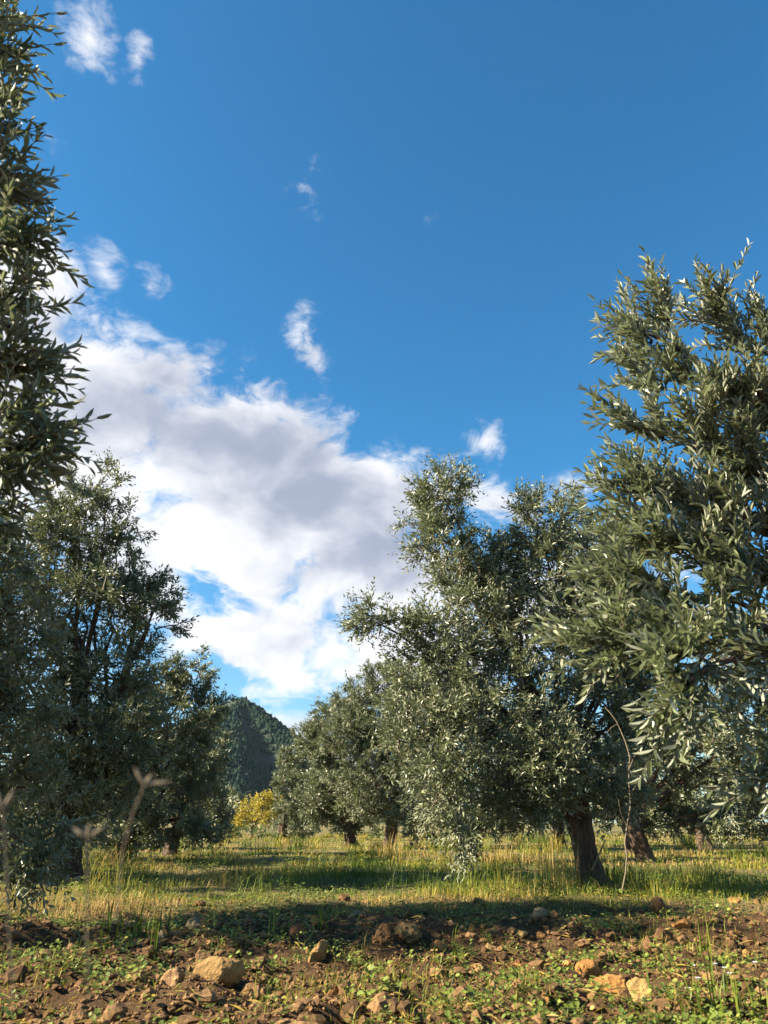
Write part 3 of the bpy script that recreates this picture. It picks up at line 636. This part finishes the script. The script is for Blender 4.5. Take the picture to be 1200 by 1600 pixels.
STONE_LIST = [
 ('largest stone, a long smooth tan boulder in the sunlit soil', 342, 1520, 78, 42, TAN, 1, 0, -8, 2, .06),
 ('pinkish slanted stone just left of the largest boulder', 272, 1527, 42, 36, PINK, 2, 10, -22, 5, .08),
 ('small rounded stone above the left end of the largest boulder', 315, 1486, 18, 18, PINK, 3, 0, 0, 2, .08),
 ('upright tan stone with a rounded top standing between weeds', 497, 1496, 30, 32, TAN, 4, 25, 14, 7, .14),
 ('small reddish stone at the shadow edge beside a grass tuft', 463, 1470, 26, 18, RED, 5, 0, 0, 2, .08),
 ('grey flat stone lying in the shadow band', 561, 1443, 38, 18, GREY, 6, 0, 6, 4, .08),
 ('dark grey stone in the shadow behind the largest boulder', 303, 1460, 30, 18, GREY, 7, 0, 0, 3, .08),
 ('narrow pale stone leaning in the shadow left of the dark grey one', 249, 1474, 18, 24, GREY, 8, 0, 30, 3, .08),
 ('small orange stone between low weeds in front of the upright tan stone', 520, 1545, 24, 18, ORANGE, 9, 0, 0, 3, .1),
 ('crumbly tan stone at the shadow edge in the middle of the strip', 637, 1465, 44, 26, TAN, 10, 0, 0, 2, .22),
 ('dark crumbly stone touching the crumbly tan one', 600, 1474, 36, 30, BROWN, 11, 20, 0, 2, .25),
 ('small orange stone right of the crumbly tan one', 686, 1477, 22, 16, ORANGE, 12, 0, 0, 3, .1),
 ('tiny upright orange pebble at the edge of the shadow', 737, 1467, 12, 15, ORANGE, 13, 0, 0, 2, .08),
 ('yellowish stone above a flat tan slab', 766, 1481, 24, 16, PALE, 14, 0, 0, 3, .1),
 ('flat tan slab beneath the yellowish stone', 750, 1495, 40, 14, TAN, 15, 0, 4, 4, .1),
 ('rough dark red clod of stone left of the blocky orange stones', 808, 1490, 34, 26, RED, 16, 30, 0, 3, .25),
 ('greyish rounded stone in the shadow below a reddish one', 845, 1457, 28, 18, GREY, 17, 0, 0, 2, .08),
 ('reddish squared stone in the shadow above a greyish one', 844, 1433, 22, 20, RED, 18, 15, 0, 5, .08),
 ('round brown stone at the edge of the grass below the thick trunk', 1030, 1412, 28, 26, BROWN, 19, 0, 0, 2, .1),
 ('tilted tan slab catching the sun right of the round brown stone', 1065, 1427, 52, 22, PALE, 20, 0, -14, 5, .07),
 ('orange tan stone casting a dark shadow below the tilted slab', 1067, 1462, 30, 17, ORANGE, 21, 0, 6, 4, .08),
 ('tall blocky orange stone, the upper of three standing together', 919, 1508, 44, 38, ORANGE, 22, 20, 0, 6, .07),
 ('wide cracked orange stone, the middle of three standing together', 956, 1529, 62, 32, ORANGE, 23, 5, 0, 5, .12),
 ('pale rounded stone, the lower right of three standing together', 999, 1546, 34, 32, PALE, 24, 0, -10, 3, .08),
 ('flat tan stone among bluish flowers at the right', 1118, 1532, 38, 14, TAN, 25, 0, 0, 4, .1),
 ('grey stone in the shadow near the right edge', 1172, 1437, 34, 16, GREY, 26, 0, 0, 3, .08),
 ('small orange stone at the grass edge near the right border', 1147, 1404, 20, 9, ORANGE, 27, 0, 0, 3, .08),
 ('small orange stone near the bottom border in the right half', 852, 1575, 15, 15, ORANGE, 28, 0, 0, 2, .08),
 ('small tan stone near the bottom border in the middle', 782, 1583, 16, 12, TAN, 29, 0, 0, 3, .1),
 ('tan stone beside the tall blocky orange one on its left', 887, 1512, 18, 16, ORANGE, 30, 0, 0, 3, .1),
 ('small pale stone with a dark neighbour right of the tiny pebble', 815, 1471, 20, 10, PALE, 31, 0, 0, 3, .08),
 ('small reddish stone right of the small pale one', 845, 1471, 16, 10, ORANGE, 32, 0, 0, 3, .08),
 ('brown clod of stone at the far left of the strip', 20, 1570, 40, 24, BROWN, 33, 0, 0, 2, .25),
 ('brown lump of stone among weeds left of the pinkish one', 125, 1532, 28, 22, BROWN, 34, 0, 0, 3, .2),
 ('small rust coloured stone at the right border', 1166, 1481, 14, 14, ORANGE, 35, 0, 0, 3, .08),
 ('brown stone half buried near the bottom border by the right grass tuft', 905, 1556, 26, 20, BROWN, 36, 0, 0, 2, .2),
]
for s in STONE_LIST: stone(*s)

# ------------------------------------------------------------------ grass, weeds, clods
def clear_of_stones(x, y, ahead=.32):
    ok = np.ones(len(x), bool)
    for sx, sy, sw in STONE_POS: ok &= ~((np.abs(x - sx) < sw * 1.05) & (y - sy < sw) & (y - sy > -sw * .9 - ahead))
    return ok
def blades(rng, x, y, h, w, tn, lean=.5):
    n = len(x); z = gh(x, y) - .01
    a = rng.uniform(0, 2 * np.pi, n); d = np.stack([np.cos(a), np.sin(a), 0 * a], -1); sd = np.stack([-np.sin(a), np.cos(a), 0 * a], -1)
    ln = np.abs(rng.normal(size=n)) * lean * h
    b = np.stack([x, y, z], -1); up = np.array([0, 0, 1.])
    mid = b + up * (h * .55)[:, None] + d * (ln * .25)[:, None]; tip = b + up * (h * np.clip(1 - .25 * (ln / h) ** 2, .35, 1))[:, None] + d * ln[:, None]
    sw = sd * w[:, None] * .5
    v = np.stack([b - sw, b + sw, mid - sw * .8, mid + sw * .8, tip], 1)
    o = (np.arange(n) * 5)[:, None, None]
    g = Geo(); g.add(v, f3=np.array([[2, 3, 4]])[None] + o, f4=np.array([[0, 1, 3, 2]])[None] + o, t=np.repeat(tn, 5)); return g
rng = np.random.default_rng(77)
def field(n, y0, y1, fr=.66):
    y = np.exp(rng.uniform(math.log(y0), math.log(y1), n)); x = rng.uniform(-1, 1, n) * (fr * y + .5); return x, y
x, y = field(200000, 4.6, 48)
wob = (fbm(x * .7, y * .7, 8, 3) - .5) * 1.4
edge = (fbm(x * .45, y * .45, 9, 3) - .5) * 3.2
dn = np.clip((y + wob + edge - 5.7) / 1.6, .0, 1) * np.clip(fbm(x * 1.6, y * 1.6, 51, 3) * 3.4 - 1.1, .06, 1)
k = rng.uniform(size=len(x)) < dn; x, y = x[k], y[k]
tall = fbm(x * .9, y * .9, 61, 3); straw = fbm(x * .55, y * .8, 71, 3)
h = (.03 + .13 * np.clip(tall * 2 - .65, 0, 1) ** 1.3) * rng.uniform(.35, 1.4, len(x)) * np.clip((y - 4.5) / 3, .45, 1)
tn = np.clip((straw - .5) * 2.6 + .52 + rng.normal(size=len(x)) * .20 + .25 * (h > .25), 0, 1)
w = np.maximum(.0045, .00065 * y) * rng.uniform(.7, 1.4, len(x))
# taller tufts standing out of it
tx, ty = field(900, 6.2, 40, .62)
tk = fbm(tx * .6, ty * .6, 63, 3) > .47; tx, ty = tx[tk], ty[tk]
bx_ = rng.normal(size=70); tx = np.concatenate([tx, 1.98 + bx_ * .9]); ty = np.concatenate([ty, 7.75 + rng.normal(size=70) * .35])
k = 46; q = len(tx); hb = (.08 + .36 * rng.uniform(size=(q, 1)) ** 1.8) * np.clip(ty / 9, .6, 1.1)[:, None]; cs = np.clip(.34 + (fbm(tx * .5, ty * .5, 66, 2) - .5) * 1.6 + rng.normal(size=q) * .28, .05, 1)[:, None]
sx = (tx[:, None] + rng.normal(size=(q, k)) * .10).ravel(); sy = (ty[:, None] + rng.normal(size=(q, k)) * .10).ravel()
x = np.concatenate([x, sx]); y = np.concatenate([y, sy]); h = np.concatenate([h, (hb * rng.uniform(.3, 1.1, (q, k))).ravel()])
tn = np.concatenate([tn, np.clip(cs + rng.normal(size=(q, k)) * .12, 0, 1).ravel()]); w = np.concatenate([w, np.maximum(.004, .0006 * sy)])
tag(blades(rng, x, y, h, w, tn, .95).build('grass', GRASS), 'green and straw yellow grass between the olive trees', kind='stuff')
# short sparse grass in the tilled strip
x, y = field(16000, 2.2, 6.5, .6)
k = (fbm(x * 2.5, y * 2.5, 57, 3) > .54) & clear_of_stones(x, y); x, y = x[k], y[k]
h = rng.uniform(.02, .09, len(x)); tn = np.clip(.25 + rng.normal(size=len(x)) * .2 + .45 * (rng.uniform(size=len(x)) < .25), 0, 1)
tag(blades(rng, x, y, h, rng.uniform(.002, .0045, len(x)), tn, .8).build('seedling_grass', GRASS), 'short sparse grass sprouting in the tilled soil', kind='stuff')
# clover-like weeds
x, y = field(21000, 2.2, 14, .6)
pch = fbm(x * 1.7, y * 2.6, 91, 3); k = rng.uniform(size=len(x)) < np.clip((pch - .40) * 3.6, .10, .9) * np.clip((18 - y) / 11, 0, 1); k &= clear_of_stones(x, y); x, y = x[k], y[k]
n = len(x); kl = 8
c = np.stack([x, y, gh(x, y)], -1)
ang = rng.uniform(0, 2 * np.pi, (n, kl)); R = rng.uniform(.006, .03, (n, kl)); hh = rng.uniform(.006, .05, (n, kl)) * rng.uniform(.4, 1.2, (n, 1)) * np.clip(y / 5, 1, 2.6)[:, None]
base = c[:, None] + np.stack([np.cos(ang) * R, np.sin(ang) * R, hh], -1)
L = norm(np.stack([np.cos(ang), np.sin(ang), rng.uniform(-.1, .9, (n, kl))], -1))
Nn = norm(np.array([0, 0, 1.]) - L * L[..., 2:3] + rng.normal(size=L.shape) * .25); Nn = norm(Nn - (Nn * L).sum(-1, keepdims=True) * L)
ln = rng.uniform(.008, .021, (n, kl)) * rng.uniform(.6, 1.25, (n, 1)) * np.clip(y / 6, 1, 2.2)[:, None]; tn = np.clip(.45 + rng.normal(size=(n, 1)) * .28 + rng.normal(size=(n, kl)) * .12, 0, 1)
WL = (np.array([[0, 0, 0], [.35, -.42, .04], [.8, -.4, .05], [1, 0, 0], [.8, .4, .05], [.35, .42, .04]]), [], [[0, 1, 2, 3], [0, 3, 4, 5]])
g = Geo(); add_leaves(g, WL, *(q.reshape(-1, *q.shape[2:]) for q in (base, L, Nn, ln, ln * .9, tn)))
tag(g.build('weeds', WEED), 'small bright green weeds over the tilled soil', kind='stuff')
# bits of dry straw lying on the soil
x, y = field(5000, 2.2, 7.5, .6); n = len(x); a = rng.uniform(0, 6.28, n); L = norm(np.stack([np.cos(a), np.sin(a), rng.normal(size=n) * .25], -1)); Nn = norm(np.array([0, 0, 1.]) - L * L[:, 2:3])
g = Geo(); add_leaves(g, LEAF_LO, np.stack([x, y, gh(x, y) + .012], -1), L, Nn, rng.uniform(.015, .08, n), rng.uniform(.0015, .0035, n), np.clip(.85 + rng.normal(size=n) * .1, .5, 1))
tag(g.build('straw_litter', GRASS), 'bits of dry straw scattered on the tilled soil', kind='stuff')
# soil clods
def clods(n, s0, s1, V, F, seed):
    rng_ = np.random.default_rng(seed)
    y = np.exp(rng_.uniform(math.log(2.1), math.log(7.0), n)); x = rng_.uniform(-1, 1, n) * (.6 * y + .3)
    wob = (fbm(x * .7, y * .7, 8, 3) - .5) * 1.4
    k = (rng_.uniform(size=n) < np.clip((6.9 - y - wob) / .9, 0, 1)) & (fbm(x * 2, y * 2, seed, 3) > .33) & clear_of_stones(x, y, .0); x, y = x[k], y[k]; n = len(x)
    s = s0 * (s1 / s0) ** (rng_.uniform(size=n) ** 2.2)
    v = V[None] * (1 + rng_.uniform(-.3, .3, (n, len(V), 1))) * (s[:, None] * rng_.uniform(.6, 1.2, (n, 3)) * np.array([1.15, 1.15, .8]))[:, None]
    v = v + np.stack([x, y, gh(x, y) + s * .25], -1)[:, None]
    return v, F[None] + (np.arange(n) * len(V))[:, None, None], np.repeat(np.clip(.5 + rng_.normal(size=n) * .28, 0, 1), len(V))
g = Geo()
OV = np.array([[1, 0, 0], [-1, 0, 0], [0, 1, 0], [0, -1, 0], [0, 0, 1], [0, 0, -1]], float)
OF = np.array([[0, 2, 4], [2, 1, 4], [1, 3, 4], [3, 0, 4], [2, 0, 5], [1, 2, 5], [3, 1, 5], [0, 3, 5]])
v, f, tn = clods(21000, .005, .014, OV, OF, 14); g.add(v, f3=f, t=tn)
v, f, tn = clods(6000, .009, .022, IV1, IF1, 15); g.add(v, f3=f, t=tn)
v, f, tn = clods(1300, .016, .045, IV2, IF2, 16); g.add(v, f3=f, t=tn)
tag(g.build('soil_clods', SOIL_CLOD), 'crumbled reddish brown soil clods of the tilled strip', kind='stuff')

# ------------------------------------------------------------------ single plants and stems
def stem_geo(pts, r0, r1, sides=5):
    pts = np.array([tuple(p) for p in pts]); m = 14
    t = np.linspace(0, len(pts) - 1.001, m); i = t.astype(int); f = (t - i)[:, None]
    def cr(i_): return pts[np.clip(i_, 0, len(pts) - 1)]
    p0, p1, p2, p3 = cr(i - 1), cr(i), cr(i + 1), cr(i + 2)
    path = .5 * (2 * p1 + (p2 - p0) * f + (2 * p0 - 5 * p1 + 4 * p2 - p3) * f ** 2 + (3 * p1 - p0 - 3 * p2 + p3) * f ** 3)
    v, q = tubes(path[None], np.linspace(r0, r1, m)[None], sides); g = Geo(); g.add(v, f4=q); return g
g = stem_geo([at(972, 1392, 7.0)[0], at(980, 1345, 6.98)[0], at(976, 1310, 7.0)[0], at(985, 1262, 7.03)[0], at(982, 1215, 7.0)[0], at(984, 1180, 7.0)[0], at(970, 1142, 7.05)[0], at(960, 1122, 7.06)[0], at(945, 1105, 7.1)[0]], .007, .004)
for a_, b_, c_ in (((984, 1200), (992, 1180), (1004, 1168)), ((979, 1290), (970, 1270), (966, 1248)), ((965, 1132), (956, 1136), (948, 1146)), ((984, 1240), (993, 1228), (997, 1210))):
    g2 = stem_geo([at(*a_, 7.02)[0], at(*b_, 7.0)[0], at(*c_, 6.98)[0]], .0035, .0018, 4); g.add(g2.v[0], f4=g2.f4[0])
tag(g.build('bare_stem', BAREWOOD, smooth=True), 'pale bare stem arching up in front of the thick trunk', 'stem')
g = stem_geo([at(925, 1360, 7.4)[0], at(936, 1335, 7.35)[0], at(946, 1312, 7.3)[0]], .010, .006)
tag(g.build('bare_stem', BAREWOOD, smooth=True), 'short pale stick leaning across the foot of the thick trunk', 'stem')

def tuft(label, px, py, n, hpx, tints, seed, spread=.05, lean=.35, w=.005, name='grass_tuft', cat='grass tuft', group=None, tint_sd=.08):
    rng = np.random.default_rng(seed); p, k = on_ground(px, py); H = hpx * k / FPX
    x = p.x + rng.normal(size=n) * spread; y = p.y + rng.normal(size=n) * spread
    o = blades(rng, x, y, H * rng.uniform(.45, 1.05, n), np.full(n, w), np.clip(tints + rng.normal(size=n) * tint_sd, 0, 1), lean).build(name, GRASS)
    tag(o, label, cat, group)
tuft('single tall green grass blade tuft left of the largest boulder', 238, 1500, 5, 100, .28, 1, .012, .15, .007)
tuft('tall pale grass blade with few leaves above the reddish stone', 428, 1475, 4, 88, .42, 2, .012, .15, .007)
tuft('green tuft of fine leaves right of the small reddish stone', 505, 1470, 14, 62, .2, 3, .05, .5)
tuft('broad green leafed tuft in the shadow band on the left', 205, 1478, 26, 70, .12, 4, .07, .45, .009)
tuft('green tuft behind the right end of the largest boulder', 345, 1485, 10, 45, .2, 5, .05, .9)
tuft('tall green grass tuft at the lower right border', 1125, 1590, 26, 120, .2, 6, .07, .3, .006)
tuft('tall thin grass blades right of the orange tan stone', 1100, 1500, 9, 110, .3, 7, .018, .3, .005)
tuft('green tuft at the bottom border left of the lower right grass', 1090, 1596, 22, 60, .15, 8, .035, .6, .006)
tuft('dry brown weed stalks standing against the thick trunk', 885, 1385, 42, 110, .95, 9, .14, .18, .007, 'dry_weed', 'dry weed')
tuft('dry grey brown weed with drooping stalks below the thick trunk', 990, 1392, 26, 40, .97, 10, .35, 1.6, .006, 'dry_weed', 'dry weed')
tuft('dark green weed clump on the right side of the thick trunk', 972, 1385, 60, 75, .05, 11, .16, .5, .008, 'weed_clump', 'weed')
tuft('straw coloured grass tuft below the compact olive trees', 395, 1372, 40, 40, .85, 12, .09, .4, .008)

# dry stalks with split seed heads, close to the lens and out of focus
def dry_stalk(label, pts, Y, head):
    base = at(*pts[0], Y)[0]
    root = empty('dry_stalk', base); tag(root, label, 'stalk', 'dry stalks close to the lens')
    stem_geo([at(*p, Y)[0] for p in pts], Y * .0013, Y * .0010).build('stem', BAREWOOD, root, smooth=True)
    tip = at(*pts[-1], Y)[0]
    for dx, dy in head:
        e, k = at(pts[-1][0] + dx, pts[-1][1] + dy, Y); mid = (tip + e) / 2
        path = np.array([tip, tip * .7 + e * .3, tip * .35 + e * .65, e])[None]
        v, f = tubes(path, np.array([[.0012, .0030, .0024, .0006]]) * Y, 6); g = Geo(); g.add(v, f4=f); g.build('seed_pod', BAREWOOD, root, smooth=True)
dry_stalk('blurred dry stalk with split seed head before the dark left tree', [(182, 1440), (190, 1340), (205, 1280), (226, 1226)], .48, [(-16, -28), (44, -4), (14, -18)])
dry_stalk('blurred lower dry stalk with two seed pods by the left edge', [(138, 1560), (136, 1430), (137, 1310)], .48, [(-24, -18), (30, -20), (4, -26)])
dry_stalk('blurred dry stalk cut by the left border', [(20, 1560), (12, 1400), (6, 1265)], .48, [(-10, -30), (18, -34)])

# small bluish flowers by the right grass
PETAL = flat_material('pale_petal', (.55, .58, .66), (.68, .70, .78), 60, .6, 0, .001)
FL = [(1085, 1513), (1118, 1518), (1092, 1545), (1142, 1540), (1133, 1528), (1182, 1525), (1075, 1552)]
for i, (px, py) in enumerate(FL):
    p, k = on_ground(px, py); z = float(gh(p.x, p.y))
    root = empty('flower', (p.x, p.y, z)); tag(root, 'tiny pale bluish flower low in the tilled soil at the right', 'flower', 'tiny pale flowers')
    top = np.array([p.x, p.y, z + .035])
    stem_geo([(p.x, p.y, z - .005), (p.x + .003, p.y, z + .018), tuple(top)], .0012, .0008, 4).build('stem', DRYSTEM, root)
    for q in range(5):
        a = q * 1.2566 + i; L = np.array([[math.cos(a), math.sin(a), .45]]); L = norm(L); Nn = norm(np.array([[0, 0, 1.]]) - L * L[:, 2:3])
        g = Geo(); add_leaves(g, WL, top[None], L, Nn, np.array([.012]), np.array([.010]), np.array([.5])); g.build('petal', PETAL, root)

# ------------------------------------------------------------------ the air
HZ, N = material('haze_air')
vol = N.n('ShaderNodeVolumePrincipled', {'Color': (.62, .80, 1.0, 1), 'Density': HAZE_DENSITY, 'Anisotropy': .2})
N.n('ShaderNodeOutputMaterial', {'Volume': vol.outputs[0]})
hv = np.array([(x, y, z) for x in (-6200, 6200) for y in (-6200, 6200) for z in (-8.0, 345.0)], float)
g = Geo(); g.add(hv, f4=[[0, 1, 3, 2], [4, 6, 7, 5], [0, 4, 5, 1], [2, 3, 7, 6], [0, 2, 6, 4], [1, 5, 7, 3]])
tag(g.build('haze', HZ), 'thin bluish air over the orchard and the hill', kind='stuff')
